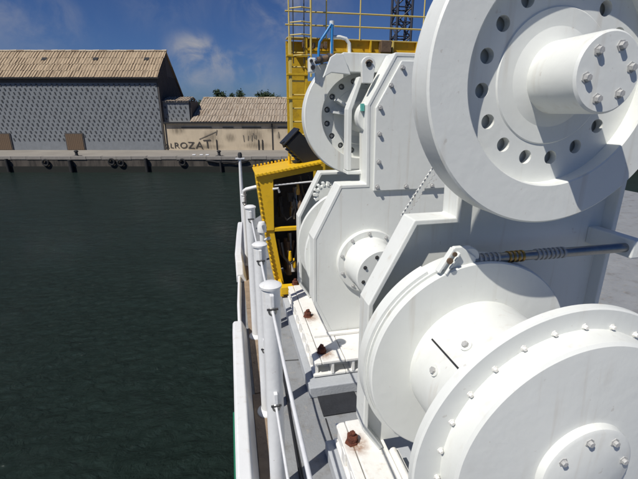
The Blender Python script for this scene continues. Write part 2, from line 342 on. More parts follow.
# hull sides under the deck edge
hu = [(-0.02, -4), (-0.02, 2.9), (0.02, 4.2), (0.07, 5.2), (0.12, 6.05), (0.28, 6.6), (0.62, 7.3), (1.05, 8.2), (1.6, 8.8), (9, 9.2)]
bm = NB(); a = [bm.verts.new((x - 0.006, y + 0.004, -0.03)) for x, y in hu]; b2 = [bm.verts.new((x + 0.5, y - 0.3, -7.5)) for x, y in hu]
for i in range(len(hu) - 1): bm.faces.new((a[i], a[i + 1], b2[i + 1], b2[i]))
hull = structure(finish('hull', bm, GREEN, base=(0, 0, -6)))
# rubbing strake of the green hull under the white rail
bm = NB(); prism_pts = [(-0.085, -0.20), (-0.085, 0.02), (-0.03, 0.03), (-0.02, -0.2)]
prism(bm, prism_pts, -3.5, 2.05); finish('rubbing_strake', bm, GREEN, hull)
# rust brown margin plank of the deck, in lengths
for y0, y1 in ((-3.9, -1.2), (-1.19, 0.6), (0.61, 2.2), (2.21, 3.4), (3.41, 4.7)):
    sh = 0.0 if y1 < 3 else 0.015
    bm = NB(); box(bm, 0.040 + sh, 0.150 + sh, y0, y1, 0.001, 0.008 + random.uniform(0, .003)); finish('margin_plate', bm, BROWN, deck, bevel=.002)
# weld seams / plate joints
for seg in [((0.235, -3), (0.262, 3.9)), ((0.44, 0.3), (0.455, 1.9)), ((0.15, 1.30), (0.42, 1.26)), ((0.15, 2.55), (0.42, 2.52)), ((0.62, 1.70), (0.44, 1.72))]:
    bm = NB(); tube(bm, [(*seg[0], 0.001), (*seg[1], 0.001)], 0.0045, 6); finish('weld_seam', bm, DARK, deck, smooth=True)

# white bulwark caps on the ship's edge
def bulwark(name, label, pts, z0, z1, wd):
    t = thing(name, label, 'bulwark', (pts[0][0], pts[0][1], 0))
    bm = NB(); secs = []
    L = len(pts)
    for i, (x, y, k) in enumerate(pts):
        h = z0 + (z1 - z0) * k
        sec = [(-0.5 * wd, z0), (-0.5 * wd, h - 0.018), (-0.36 * wd, h), (0.30 * wd, h), (0.44 * wd, h - 0.02), (0.78 * wd, z0 + 0.0)]
        secs.append([bm.verts.new((x + a, y, z)) for a, z in sec])
    for s1, s2 in zip(secs, secs[1:]):
        for q in range(len(s1)): r_ = (q + 1) % len(s1); bm.faces.new((s1[q], s1[r_], s2[r_], s2[q]))
    bm.faces.new(secs[0]); bm.faces.new(secs[-1][::-1])
    finish('cap', bm, HULLW, t, bevel=.006)
    return t
bulwark('bulwark_cap', 'long white bulwark cap nearest the camera, rounded end towards the gap', [(-0.028, -3.5, 1), (-0.028, 2.76, 1), (-0.026, 2.92, .92), (-0.025, 3.01, .62), (-0.025, 3.05, .25)], 0.003, 0.17, 0.085)
bulwark('bulwark_cap', 'short white bulwark cap farther along the ship side, beyond the gap', [(0.022, 4.05, .4), (0.024, 4.12, 1), (0.02, 4.4, 1), (0.055, 5.2, 1), (0.085, 5.75, 1), (0.09, 5.85, .4)], 0.003, 0.22, 0.085)
bm = NB(); tube(bm, [(-0.015, 2.95, 0.045), (-0.012, 3.4, 0.06), (0.012, 4.10, 0.06)], 0.016, 10)
tag(finish('edge_pipe', bm, HULLW, base=(0, 3.2, 0), smooth=True), 'thin white pipe along the deck edge bridging the bulwark gap', 'pipe')

# ------------------------------------------------------------------ stanchions and guard wires
def stanchion(x, y, h, r, label, hooks=(1,), foot=True):
    t = thing('stanchion', label, 'stanchion', (x, y, 0), group='white rail stanchions along the ship side')
    bm = NB(); lathe_z(bm, [(0, 0.001), (r, 0.001), (r, h - 0.012), (0, h - 0.012)], x, y, 28); finish('post', bm, POSTW, t, smooth=True)
    bm = NB(); lathe_z(bm, [(r * 0.9, h - 0.014), (r + 0.006, h - 0.012), (r + 0.007, h - 0.002), (r * 0.8, h + 0.007), (0, h + 0.009)], x, y, 28); finish('post_cap', bm, POSTW, t, smooth=True)
    if foot:
        bm = NB(); lathe_z(bm, [(0, 0.03), (r, 0.035), (r + 0.025, 0.018), (r + 0.028, 0.003), (0, 0.002)], x, y, 28); finish('foot_collar', bm, POSTW, t, smooth=True)
    for z in hooks:
        bm = NB(); yy = y - r
        box(bm, x - 0.008, x + 0.008, yy - 0.018, yy + 0.004, z - 0.03, z + 0.035); hk = finish('wire_lug', bm, POSTW, t, bevel=.003)
        bm = NB(); tube(bm, [(x + 0.014 * math.cos(q), yy - 0.016, z - 0.034 + 0.016 * math.sin(q)) for q in [i * PI / 5 for i in range(11)]], 0.0045, 6); finish('shackle', bm, STEEL, hk, smooth=True)
        bm = NB(); tube(bm, [(x - 0.022, yy - 0.016, z - 0.024), (x + 0.022, yy - 0.016, z - 0.024)], 0.005, 8); finish('pin', bm, DARK, hk, smooth=True)
    return t
stanchion(0.122, 1.462, 1.10, 0.0375, 'thick white stanchion nearest the camera with two wire lugs', (1.04, 0.585))
stanchion(0.120, 2.03, 1.085, 0.034, 'white stanchion just behind the nearest one, second along the rail', (1.03, 0.5))
stanchion(0.116, 2.91, 1.09, 0.036, 'third white stanchion along the rail, beside the far bulwark cap', (1.03,))
stanchion(0.122, 0.30, 1.10, 0.0375, 'stanchion at the foot of the picture where the guard wires end', (1.04, 0.585))
stanchion(0.118, 4.55, 0.86, 0.026, 'short white stanchion under the bent white pipe by the yellow cabinet', (0.8,), True)
t = thing('lamp_pole', 'slim white pole with a small crossbar top at the far end of the rail', 'pole', (0.13, 6.0, 0))
bm = NB(); tube(bm, [(0.13, 6, 0), (0.13, 6, 0.75), (0.131, 6, 1.09)], [0.03, 0.026, 0.02], 14); finish('post', bm, POSTW, t, smooth=True)
bm = NB(); box(bm, 0.07, 0.20, 5.97, 6.03, 1.09, 1.115); finish('crossbar', bm, WIRE, t, bevel=.006)
bm = NB(); lathe_z(bm, [(0, 1.115), (.03, 1.115), (.032, 1.16), (.022, 1.19), (0, 1.195)], 0.135, 6, 14); finish('lamp', bm, DARK, t, smooth=True)
bm = NB(); tube(bm, [(0.118, 4.55, 0.72), (0.118, 4.55, 0.84), (0.125, 4.52, 0.905), (0.15, 4.5, 0.925), (0.25, 4.48, 0.95), (0.345, 4.45, 0.965)], 0.021, 12)
tag(finish('bent_pipe', bm, POSTW, base=(.118, 4.55, .72), smooth=True), 'white bent pipe reaching from the rail to the yellow cabinet', 'pipe')
for (z, y0, y1, lab) in ((1.008, 0.33, 1.42, 'upper white guard wire running to the nearest stanchion'), (0.552, 0.33, 1.42, 'lower white guard wire running to the nearest stanchion'),
                         (1.000, 1.505, 1.99, 'upper white guard wire between the first two stanchions'), (0.995, 2.07, 2.87, 'upper white guard wire between the second and third stanchions'),
                         (0.47, 1.505, 1.99, 'lower white guard wire between the first two stanchions')):
    bm = NB(); P = []
    for i in range(9):
        f = i / 8; P.append((0.122, y0 + (y1 - y0) * f, z - 0.012 * math.sin(PI * f)))
    tube(bm, P, 0.0058, 10)
    tag(finish('guard_wire', bm, WIRE, base=(0.122, y0, z), smooth=True), lab, 'wire', 'white guard wires between the stanchions')
# little vent pipes by the cabinet
t = thing('vent_pipe', 'small white capped vent pipe between the rail and yellow cabinet', 'vent', (0.205, 3.05, 0))
bm = NB(); tube(bm, [(0.205, 3.05, 0), (0.205, 3.05, 0.86)], 0.020, 12); finish('pipe', bm, POSTW, t, smooth=True)
bm = NB(); lathe_z(bm, [(0.02, 0.84), (0.036, 0.85), (0.036, 0.90), (0.024, 0.93), (0, 0.935)], 0.205, 3.05, 16); finish('cap', bm, POSTW, t, smooth=True)
bm = NB(); tube(bm, [(0.205, 3.05, 0.78), (0.265, 3.03, 0.80)], 0.012, 8); finish('valve', bm, POSTW, t, smooth=True)
bm = NB(); tube(bm, [(0.285, 3.05, 0.004), (0.262, 2.4, 0.012), (0.248, 1.95, 0.010), (0.239, 1.6, 0.012), (0.226, 1.2, 0.010), (0.235, 0.4, 0.010)], 0.0065, 8)
tag(finish('cable', bm, BLACK, base=(0.24, 1.5, 0), smooth=True), 'thin black cable lying along the grey deck beside the stanchions', 'cable')
bm = NB(); prism(bm, [(0.445, .003), (.69, .003), (.69, .012), (.445, .012)], 1.915, 2.095)  # thin dark slab laid flat to make a dark area on the deck
tag(finish('dark_slab', bm, MAT_D, base=(.56, 2.0, 0), bevel=.003), 'thin dark slab on the deck in front of the far winch foundation', 'slab')

# ------------------------------------------------------------------ winches
PROF = [(0.625, 0.207), (0.505, 0.47), (0.505, 0.94), (0.685, 1.295), (0.865, 1.295), (0.85, 1.79), (1.02, 2.095), (1.66, 2.095)]
def frame_plate(t, yf, front, dx=0.0, dz=0.0):
    """one cheek of a winch: web plate with a flange round its outline, flange turned inwards"""
    P = [(x + dx, z + (dz if z > .5 else 0)) for x, z in PROF]
    if not front: P[0] = (0.59 + dx, 0.207); P[1] = (0.505 + dx, 0.34)
    web = NB()
    ins = [(x + 0.004, z - (0.004 if z > .9 else 0)) for x, z in P] + [(1.655 + dx, 0.2)]
    if front: prism(web, ins, yf + 0.003, yf + 0.028)
    else: prism(web, ins, yf + 0.060, yf + 0.085)
    fp = finish('frame_plate', web, WHITE, t)
    fw_ = 0.155 if front else 0.112
    fl = NB(); strip(fl, P, 0.024, yf, yf + fw_); finish('frame_flange', fl, WHITE, fp, bevel=.005)
    fl = NB(); box(fl, 1.656 + dx, 1.68 + dx, yf, yf + 0.112, 0.165, 2.095 + dz); finish('frame_flange', fl, WHITE, fp, bevel=.005)
    return fp
def foot(t, y0, y1, bolts, endbeam=True, bx=0.518):
    # foundation plinth
    bm = NB(); box(bm, 0.395, 1.75, y0 - 0.01, y1, 0.002, 0.08); finish('foundation', bm, PLINTH, t, bevel=.006)
    # sole plates: bottom flange, web, top flange
    q0 = y0 + 0.07
    bm = NB(); box(bm, 0.440, 0.660, q0 + 0.01, y1 - 0.02, 0.088, 0.106); finish('sole_plate', bm, WHITE2, t, bevel=.004)
    bm = NB(); box(bm, 0.455, 0.475, q0 + 0.03, y1 - 0.03, 0.106, 0.186); finish('web', bm, WHITE2, t)
    tp = NB(); box(tp, 0.446, 0.492, q0, y1 - 0.02, 0.184, 0.202); finish('top_plate', tp, WHITE2, t, bevel=.004)
    tp = NB(); box(tp, 0.497, 0.650, q0, y1 - 0.02, 0.186, 0.206); finish('top_plate', tp, WHITE2, t, bevel=.004)
    k = q0 + 0.12
    while k < y1 - 0.1:
        bm = NB(); box(bm, 0.442, 0.455, k, k + 0.05, 0.106, 0.184); finish('stiffener', bm, WHITE2, t, bevel=.003)
        bm = NB(); box(bm, 0.475, 0.640, k, k + 0.014, 0.106, 0.186); finish('stiffener', bm, WHITE2, t)
        k += 0.145
    if endbeam:
        bm = NB(); box(bm, 0.662, 1.65, q0 + 0.01, q0 + 0.14, 0.088, 0.106); finish('sole_plate', bm, WHITE2, t, bevel=.004)
        bm = NB(); box(bm, 0.655, 1.65, q0, q0 + 0.33, 0.184, 0.204); finish('top_plate', bm, WHITE2, t, bevel=.004)
        bm = NB(); box(bm, 0.476, 1.65, q0 + 0.09, q0 + 0.11, 0.106, 0.184); finish('web', bm, WHITE2, t)
        for q in (0.56, 0.70, 0.93, 1.16, 1.4): bm = NB(); box(bm, q, q + 0.016, q0 + 0.005, q0 + 0.088, 0.106, 0.184); finish('stiffener', bm, WHITE2, t)
        bm = NB(); box(bm, 0.50, 1.65, q0 + 0.29, q0 + 0.325, 0.206, 0.226); finish('base_strip', bm, WHITE2, t, bevel=.004)
    for y in bolts:
        bm = NB(); x = bx + random.uniform(-.004, .004)
        lathe_z(bm, [(0, .205), (.034, .206), (.034, .213), (.027, .215), (.028, .240), (.024, .246), (.015, .247), (.014, .264), (0, .266)], x, y, 6)
        for vv in bm.verts: vv.co += Vector((random.uniform(-.003, .003), random.uniform(-.003, .003), random.uniform(-.002, .002)))
        finish('holding_bolt', bm, RUST, t)
        sb = NB(); sb.faces.new([sb.verts.new((x + p_ * 0.085 + 0.008, y + q_ * 0.10 - 0.015, 0.2072)) for p_, q_ in ((-.75, -1), (1, -1), (1, 1), (-.75, 1))]); finish('rust_stain', sb, mat_stain, t)
mat_stain = decal_mat('rust_stain', (0.33, 0.15, 0.06), 0.8, (1, 1, 0), 38)
def cable_disc(t, cx, cz, y0, y1, rad, rin, rc, rh, n, ph, name='brake_disc'):
    bm = NB(); dp = 0.055
    lathe_y(bm, [(rin, y0 + dp), (rin, y0 + 0.004), (rin + 0.004, y0), (rad - 0.006, y0), (rad, y0 + 0.006), (rad, y1 - 0.006), (rad - 0.006, y1), (rin, y1)], cx, cz, 128)
    d = finish(name, bm, WHITE, t, smooth=True)
    bm = NB(); holed_web(bm, cx, cz, y0 + dp, y0 + dp + 0.026, rc - 0.05, rin + 0.002, rc, rh, n, ph); finish('holed_web', bm, WHITE, d)
    bm = NB(); lathe_y(bm, [(0.001, y0 + dp - 0.004), (0.15, y0 + dp - 0.004), (rc - 0.05, y0 + dp - 0.004), (rc - 0.046, y0 + dp), (rc - 0.046, y1 - 0.01), (0.001, y1 - 0.01)], cx, cz, 96); finish('hub_plate', bm, WHITE, d, smooth=True)
    bm = NB(); lathe_y(bm, [(rc - .06, y1 - 0.012), (rin + .001, y1 - 0.012), (rin + .001, y1 - .003), (rc - .06, y1 - .003)], cx, cz, 96, closed=True); finish('back_plate', bm, WHITE, d, smooth=True)
    return d
def drum(t, cx, cz, ya, yb, rad, rb):
    """two flanges and a bare barrel between them; ya near, yb far (front faces)"""
    d = NB(); lathe_y(d, [(rb, ya + 0.02), (rb, yb + 0.005)], cx, cz, 96); b = finish('drum_barrel', d, WHITE, t, smooth=True)
    for y, rad in zip((ya, yb), rad if isinstance(rad, tuple) else (rad, rad)):
        bm = NB(); lathe_y(bm, [(0.05, y), (rad - 0.005, y), (rad, y + 0.005), (rad, y + 0.027), (rad - 0.005, y + 0.032), (0.05, y + 0.032)], cx, cz, 128, closed=True)
        finish('drum_flange', bm, WHITE, b, smooth=True)
    return b

# ---- far winch
fw = thing('winch', 'far white winch with bolted cover plate, standing before the yellow tower', 'winch', (1.0, 2.6, 0.0), group='white deck winches')
frame_plate(fw, 2.50, True); frame_plate(fw, 3.10, False)
foot(fw, 2.10, 3.42, (2.28, 2.79))
cv = [(0.912, 1.25), (0.905, 1.775), (1.058, 2.048), (1.62, 2.048), (1.62, 1.25)]
bm = NB(); prism(bm, cv, 2.484, 2.5025); cover = finish('cover_plate', bm, WHITE, fw, bevel=.004)
for x, z in [(1.066, 2.008), (0.997, 1.905), (0.932, 1.775), (0.935, 1.615), (0.938, 1.44), (0.935, 1.277), (1.14, 1.274), (1.33, 1.272), (1.5, 1.272), (1.25, 2.02), (1.45, 2.02)]:
    bolt(cover, (x, 2.484, z), 0.0115, 0.016)
LX, LZ = 0.897, 0.755
FX, FZ = 0.915, 1.718
bm = NB(); lathe_y(bm, [(0.15, 2.47), (0.222, 2.47), (0.228, 2.476), (0.228, 2.5025), (0.15, 2.5025)], LX, LZ, 72); hb = finish('bearing_flange', bm, WHITE, fw, smooth=True)
bm = NB(); lathe_y(bm, [(0.0, 2.23), (0.160, 2.23), (0.168, 2.238), (0.168, 2.44), (0.182, 2.472)], LX, LZ, 72); hs = finish('bearing_housing', bm, WHITE, fw, smooth=True)
for x, z in ring_pts(LX, LZ, 0.204, 10, .35): bolt(hb, (x, 2.47, z), 0.009, 0.012)
for x, z in ring_pts(LX, LZ, 0.128, 8, .3): bolt(hs, (x, 2.23, z), 0.009, 0.010, DARK)
drum(fw, LX, LZ, 2.64, 2.93, 0.425, 0.27)
fd = cable_disc(fw, FX, FZ, 2.80, 2.905, 0.408, 0.283, 0.238, 0.0205, 16, R(191.25))
for x, z in ring_pts(FX, FZ, 0.238, 16, R(191.25)): bolt(fd, (x, 2.892, z), 0.012, 0.022)
bm = NB(); lathe_y(bm, [(0.0, 2.56), (0.10, 2.56), (0.105, 2.565), (0.105, 2.84), (0.14, 2.853)], FX, FZ, 48); finish('shaft_hub', bm, WHITE, fw, smooth=True)
bm = NB(); lathe_y(bm, [(0.09, 2.9), (0.09, 3.2)], FX, FZ, 40); finish('shaft', bm, WHITE, fw, smooth=True)
for q in (1, 2):                                         # webs from hub to disc
    a = R(128 + q * 22); bm = NB(); cx, cz = FX, FZ
    obox(bm, (cx + .16 * math.cos(a), 2.79, cz + .16 * math.sin(a)), (math.cos(a), 0, math.sin(a)), (0, 1, 0), (-math.sin(a), 0, math.cos(a)), 0.12, 0.11, 0.014); finish('stiffener', bm, WHITE, fw)
bm = NB(); strip(bm, [(0.764, 1.37), (0.760, 1.765), (0.832, 1.965)], 0.03, 2.615, 2.70); finish('inner_rib', bm, WHITE, fw, bevel=.005)
bm = NB(); prism(bm, [(0.766, 1.345), (1.2, 1.345), (1.2, 1.368), (0.766, 1.368)], 2.615, 2.72); finish('inner_shelf', bm, WHITE, fw, bevel=.004)
bm = NB(); box(bm, 0.735, 1.40, 2.66, 2.775, 1.992, 2.108); finish('top_box', bm, WHITE, fw, bevel=.005)
bm = NB(); prism(bm, [(0.600, 1.955), (0.655, 1.985), (0.78, 1.975), (0.728, 2.096), (0.682, 2.096), (0.648, 2.075)], 2.63, 2.655); finish('gusset', bm, WHITE, fw, bevel=.004)
bm = NB(); prism(bm, [(0.565, 1.93), (0.612, 1.90), (0.64, 1.985), (0.64, 2.05), (0.565, 2.03)], 2.70, 2.72); finish('gusset', bm, WHITE, fw, bevel=.003)
# ratchet teeth on the far drum
bm = NB()
lathe_y(bm, [(0.0, 3.0), (0.075, 3.0), (0.075, 3.04), (0, 3.04)], 0.71, 1.135, 28)
for q in range(14):
    a = 2 * PI * q / 14; obox(bm, (0.71 + .082 * math.cos(a), 3.02, 1.135 + .082 * math.sin(a)), (math.cos(a), 0, math.sin(a)), (0, 1, 0), (-math.sin(a), 0, math.cos(a)), .03, .05, .018)
finish('ratchet_wheel', bm, WHITE, fw, smooth=False)
# lifting lug with shackle hole
bm = NB(); L = []
for i in range(13): a = R(-5 + i * 190 / 12); L.append((0.868 + .045 * math.cos(a), 2.03 + .045 * math.sin(a)))
prism(bm, L + [(0.83, 1.92), (0.90, 1.92)], 2.545, 2.575); lg = finish('lifting_lug', bm, WHITE, fw, bevel=.004)
bm = NB(); tube(bm, [(0.868, 2.538, 2.03), (0.868, 2.546, 2.03)], 0.017, 14); finish('pin_hole', bm, VOID, lg, smooth=True)
bm = NB(); tube(bm, [(0.868 + .022 * math.cos(a), 2.537, 2.03 + .022 * math.sin(a)) for a in [R(20 + i * 22) for i in range(8)]], 0.004, 6); finish('wear_ring', bm, BROWNM, lg, smooth=True)
bm = NB(); box(bm, 0.827, 0.8455, 2.535, 2.565, 1.755, 1.80); finish('tape_mark', bm, TEAL, fw)['label'] = 'small teal tape mark on the white flange'
# little fittings on top of the far winch
bm = NB(); tube(bm, [(0.575, 2.68, 2.058), (0.672, 2.68, 2.082)], 0.021, 12); vb = finish('valve_body', bm, BROWNM, fw, smooth=True)
bm = NB(); tube(bm, [(0.592, 2.68, 2.062), (0.604, 2.68, 2.065)], 0.028, 10); tube(bm, [(0.642, 2.68, 2.074), (0.654, 2.68, 2.077)], 0.028, 10); finish('nut', bm, DARK, vb, smooth=True)
bm = NB(); box(bm, 0.518, 0.560, 2.66, 2.72, 1.985, 2.072); vk = finish('valve_block', bm, WHITE, fw, bevel=.006)
bm = NB(); tube(bm, [(0.54, 2.662, 2.015), (0.54, 2.648, 2.015)], 0.014, 10); tube(bm, [(0.552, 2.67, 2.045), (0.59, 2.67, 2.052)], 0.012, 10); tube(bm, [(0.53, 2.662, 2.052), (0.53, 2.648, 2.052)], 0.010, 8); finish('fitting', bm, DARK, vk, smooth=True)
bm = NB(); tube(bm, [(0.672, 2.70, 2.02), (0.671, 2.70, 2.262)], 0.011, 10); tube(bm, [(0.671, 2.70, 2.255), (0.671, 2.70, 2.288)], 0.016, 10); finish('standpipe', bm, WHITE, fw, smooth=True)
bm = NB(); tube(bm, [(0.67, 2.705, 2.198), (0.724, 2.705, 2.200), (0.765, 2.705, 2.192), (0.787, 2.705, 2.165), (0.792, 2.705, 2.09)], 0.0115, 10); finish('bent_pipe', bm, WHITE, fw, smooth=True)
for pth, lab in (([(0.668, 2.685, 2.07), (0.668, 2.684, 2.16), (0.669, 2.684, 2.265)], 'upright blue hose on top of the far winch'),
                 ([(0.584, 2.685, 2.06), (0.583, 2.685, 2.12), (0.59, 2.685, 2.165), (0.62, 2.685, 2.205), (0.664, 2.684, 2.268)], 'slanting blue hose on top of the far winch beside the upright one')):
    bm = NB(); tube(bm, pth, 0.0085, 10); tag(finish('blue_hose', bm, BLUE, base=pth[0], smooth=True), lab, 'hose', 'blue hoses on the far winch')
cr = thing('control_bar', 'flat grey-white bar with shade lines built along its edges, slanting between near disc and far cover plate', 'bar', (1.005, 2.2, 1.145))
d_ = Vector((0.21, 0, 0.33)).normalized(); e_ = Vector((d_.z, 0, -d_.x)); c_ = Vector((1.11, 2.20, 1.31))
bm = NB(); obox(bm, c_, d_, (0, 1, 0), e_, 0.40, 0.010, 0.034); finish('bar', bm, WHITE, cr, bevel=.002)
for sd in (-1, 1):  # small dark blocks added in place of the shadow lines along the bar
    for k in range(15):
        bm = NB(); obox(bm, c_ + d_ * (-.185 + k * .0265) + e_ * sd * .0185 + Vector((0, -.002, 0)), d_, (0, 1, 0), e_, 0.011, 0.012, 0.004); finish('edge_shade', bm, BOLTM, cr)

# ---- near winch
nw = thing('winch', 'near white winch with big holed disc at the right edge of the picture', 'winch', (1.0, 1.2, 0.0), group='white deck winches')
frame_plate(nw, 1.42, False, dx=0.014, dz=0.045)
foot(nw, 0.25, 1.66, (1.50, 0.9), False, 0.492)
NX, NZ = 0.918, 0.768
drum(nw, NX, NZ, 0.80, 1.25, (0.472, 0.438), 0.275)
# brake band round the rear flange
bm = NB(); lathe_y(bm, [(0.4445, 1.292), (0.457, 1.292), (0.457, 1.35), (0.4445, 1.35)], NX, NZ, 96, closed=True, a0=R(118), a1=R(118 + 200)); bb = finish('brake_band', bm, WHITE, nw, smooth=True)
bm = NB(); lathe_y(bm, [(0.41, 1.284), (0.444, 1.284), (0.444, 1.36), (0.41, 1.36)], NX, NZ, 96, closed=True); finish('brake_rim', bm, WHITE, nw, smooth=True)
# rope clamps and the joint on the barrel
for a, y in ((R(128), 1.06), (R(158), 1.10)):
    p = Vector((NX + 0.275 * math.cos(a), y, NZ + 0.275 * math.sin(a))); nrm = Vector((math.cos(a), 0, math.sin(a)))
    bm = NB(); tube(bm, [p - nrm * .004, p + nrm * .006], 0.021, 16); ck = finish('clamp_washer', bm, WHITE, nw, smooth=True)
    bm = NB(); tube(bm, [p + nrm * .004, p + nrm * .016], 0.012, 6); finish('clamp_screw', bm, BOLTM, ck)
a = R(143); bm = NB(); obox(bm, (NX + .2755 * math.cos(a), 1.10, NZ + .2755 * math.sin(a)), (math.cos(a), 0, math.sin(a)), (0, 1, 0), (-math.sin(a), 0, math.cos(a)), 0.006, 0.20, 0.006); finish('barrel_joint', bm, VOID, nw)
# gear cover on the near flange
bm = NB(); lathe_y(bm, [(0.388, 0.802), (0.386, 0.735), (0.378, 0.727), (0.20, 0.712), (0.16, 0.710), (0.0, 0.710)], NX, NZ + 0.02, 112); gc = finish('gear_cover', bm, WHITE, nw, smooth=True)
for x, z in ring_pts(NX, NZ + 0.02, 0.398, 26, R(6)): bolt(gc, (x, 0.800, z), 0.006, 0.010, WHITE2)
bm = NB(); lathe_y(bm, [(0.15, 0.711), (0.145, 0.690), (0.135, 0.685), (0.0, 0.685)], NX, NZ + 0.02, 64); fc = finish('bearing_cap', bm, WHITE, nw, smooth=True)
for x, z in ring_pts(NX, NZ + 0.02, 0.115, 8, .2): bolt(fc, (x, 0.685, z), 0.009, 0.011)
# upper disc
cable_disc(nw, 1.0, 1.85, 1.10, 1.208, 0.452, 0.325, 0.247, 0.0225, 16, R(189))
bm = NB(); lathe_y(bm, [(0.0, 0.96), (0.10, 0.96), (0.106, 0.966), (0.106, 1.14), (0.15, 1.152)], 1.0, 1.85, 56); sh = finish('shaft_hub', bm, WHITE, nw, smooth=True)
for x, z in ring_pts(1.0, 1.85, 0.07, 6, .2): bolt(sh, (x, 0.96, z), 0.01, 0.012)
bm = NB(); lathe_y(bm, [(0.09, 1.2), (0.09, 1.53)], 1.0, 1.85, 40); finish('shaft', bm, WHITE, nw, smooth=True)
# brake lever gear above the drum
bm = NB(); L = [(0.735, 1.185), (0.79, 1.272), (0.82, 1.272), (0.885, 1.225), (0.885, 1.19)]
prism(bm, L, 1.262, 1.282); bl = finish('brake_bracket', bm, WHITE, nw, bevel=.004)
bm = NB(); obox(bm, (0.755, 1.26, 1.225), (0.52, 0, 0.85), (0, 1, 0), (-0.85, 0, 0.52), 0.105, 0.026, 0.012); obox(bm, (0.781, 1.26, 1.213), (0.52, 0, 0.85), (0, 1, 0), (-0.85, 0, 0.52), 0.095, 0.03, 0.008); finish('clevis', bm, WHITE, nw, bevel=.003)
bm = NB(); tube(bm, [(0.757, 1.236, 1.232), (0.757, 1.228, 1.232)], 0.012, 8); tube(bm, [(0.775, 1.236, 1.256), (0.775, 1.230, 1.256)], 0.009, 8); finish('clevis_pin', bm, BROWNM, nw)
bm = NB(); lathe_y(bm, [(0, 1.268), (0.038, 1.268), (0.041, 1.272), (0.041, 1.30), (0, 1.30)], 0.862, 1.222, 28); finish('eye', bm, WHITE, nw, smooth=True)
bm = NB(); tube(bm, [(0.885, 1.285, 1.208), (1.62, 1.285, 1.205)], 0.0195, 16); tr = finish('tension_rod', bm, STEEL, nw, smooth=True)
for k in range(16):
    x = 0.905 + k * 0.02 + (0.03 if k > 4 else 0) + (0.05 if k > 8 else 0)
    bm = NB(); tube(bm, [(x, 1.285, 1.207), (x + 0.008, 1.285, 1.207)], 0.0235, 14); finish('spring_ring', bm, BRASS if 5 <= k <= 8 else BOLTM, tr, smooth=True)
bm = NB(); box(bm, 1.60, 1.655, 1.25, 1.48, 1.165, 1.245); finish('rod_anchor', bm, WHITE, nw, bevel=.006)
# stay and lower shelf pieces beside the near foot
bm = NB(); box(bm, 0.60, 0.70, 1.2, 1.42, 0.172, 0.20); finish('foot_clip', bm, WHITE2, nw, bevel=.004)
bm = NB(); tube(bm, [(0.665, 1.22, 0.215), (0.665, 1.40, 0.215)], 0.018, 12); finish('foot_clip', bm, WHITE2, nw, smooth=True)

# ------------------------------------------------------------------ yellow hydraulic cabinet
cb = thing('hydraulic_cabinet', 'open yellow frame cabinet with dark hydraulic gear beside the rail', 'cabinet', (0.55, 3.95, 0.0))
Y0, Y1 = 3.76, 4.25
bm = NB(); prism(bm, [(0.228, 1.185), (0.380, 1.15), (0.372, 0.645), (0.285, 0.645)], Y0, Y0 + 0.05); finish('post', bm, YEL, cb, bevel=.004)
bm = NB(); prism(bm, [(0.285, 0.640), (0.372, 0.640), (0.455, 0.055), (0.372, 0.055)], Y0 + 0.015, Y0 + 0.06); finish('post', bm, YEL, cb, bevel=.004)
bm = NB(); prism(bm, [(0.228, 1.185), (0.27, 1.18), (0.33, 0.64), (0.40, 0.06), (0.372, 0.055), (0.285, 0.64)], Y0 + 0.06, Y1); finish('side_panel', bm, YEL, cb)
bm = NB(); strip(bm, [(0.215, 1.198), (0.86, 1.305)], 0.022, Y0 - 0.03, Y1 + 0.03); rf = finish('roof', bm, YEL, cb, bevel=.004)
bm = NB(); prism(bm, [(0.38, 1.145), (0.84, 1.225), (0.84, 1.275), (0.24, 1.178)], Y0 - 0.005, Y0 + 0.03); finish('header', bm, YEL, cb, bevel=.003)
bm = NB(); box(bm, 0.372, 0.86, Y0 + 0.005, Y0 + 0.05, 0.630, 0.668); finish('rail', bm, YEL, cb, bevel=.004)
bm = NB(); box(bm, 0.385, 0.70, 3.465, 3.545, 0.085, 0.165); finish('sill', bm, YEL, cb, bevel=.006)
for x in (0.39, 0.66): bm = NB(); box(bm, x, x + .035, 3.546, Y0 + .05, 0.03, 0.12); finish('runner', bm, YEL, cb, bevel=.004)
bm = NB(); lathe_z(bm, [(0, .166), (.034, .167), (.034, .175), (.027, .177), (.028, .205), (.015, .207), (.014, .225), (0, .227)], 0.53, 3.505, 6); finish('holding_bolt', bm, RUST, cb)
bm = NB(); box(bm, 0.80, 0.86, Y0, Y0 + 0.05, 0.03, 1.25); finish('post', bm, YEL, cb, bevel=.004)
bm = NB(); box(bm, 0.40, 0.86, Y1 - 0.02, Y1, 0.06, 1.16); finish('back_panel', bm, DARK, cb)
bm = NB(); box(bm, 0.38, 0.86, Y0, Y1, 0.015, 0.03); finish('floor_plate', bm, DARK, cb)
bm = NB(); tube(bm, [(0.385, Y0 + .02, 1.085), (0.80, Y0 + .02, 1.11)], 0.009, 8); finish('light_pipe', bm, WIRE, cb, smooth=True)
bm = NB(); tube(bm, [(0.37, Y0 - .01, 1.055), (0.42, Y0 - .01, 1.06), (0.435, Y0, 1.02)], 0.012, 8); finish('handle', bm, WIRE, cb, smooth=True)
for q in range(24):                                      # clips along the slanted edge and the roof
    f = q / 23; x = 0.226 + (0.285 - 0.226) * min(1, f * 2) + (0.372 - 0.285) * max(0, f * 2 - 1); z = 1.165 - f * 1.06
    bm = NB(); obox(bm, (x - .002, Y0 + 0.012, z), (1, 0, 0), (0, 1, 0), (0.1, 0, 1), 0.018, 0.05, 0.020); finish('edge_clip', bm, YEL if q % 2 else OCHRE, cb, bevel=.004)
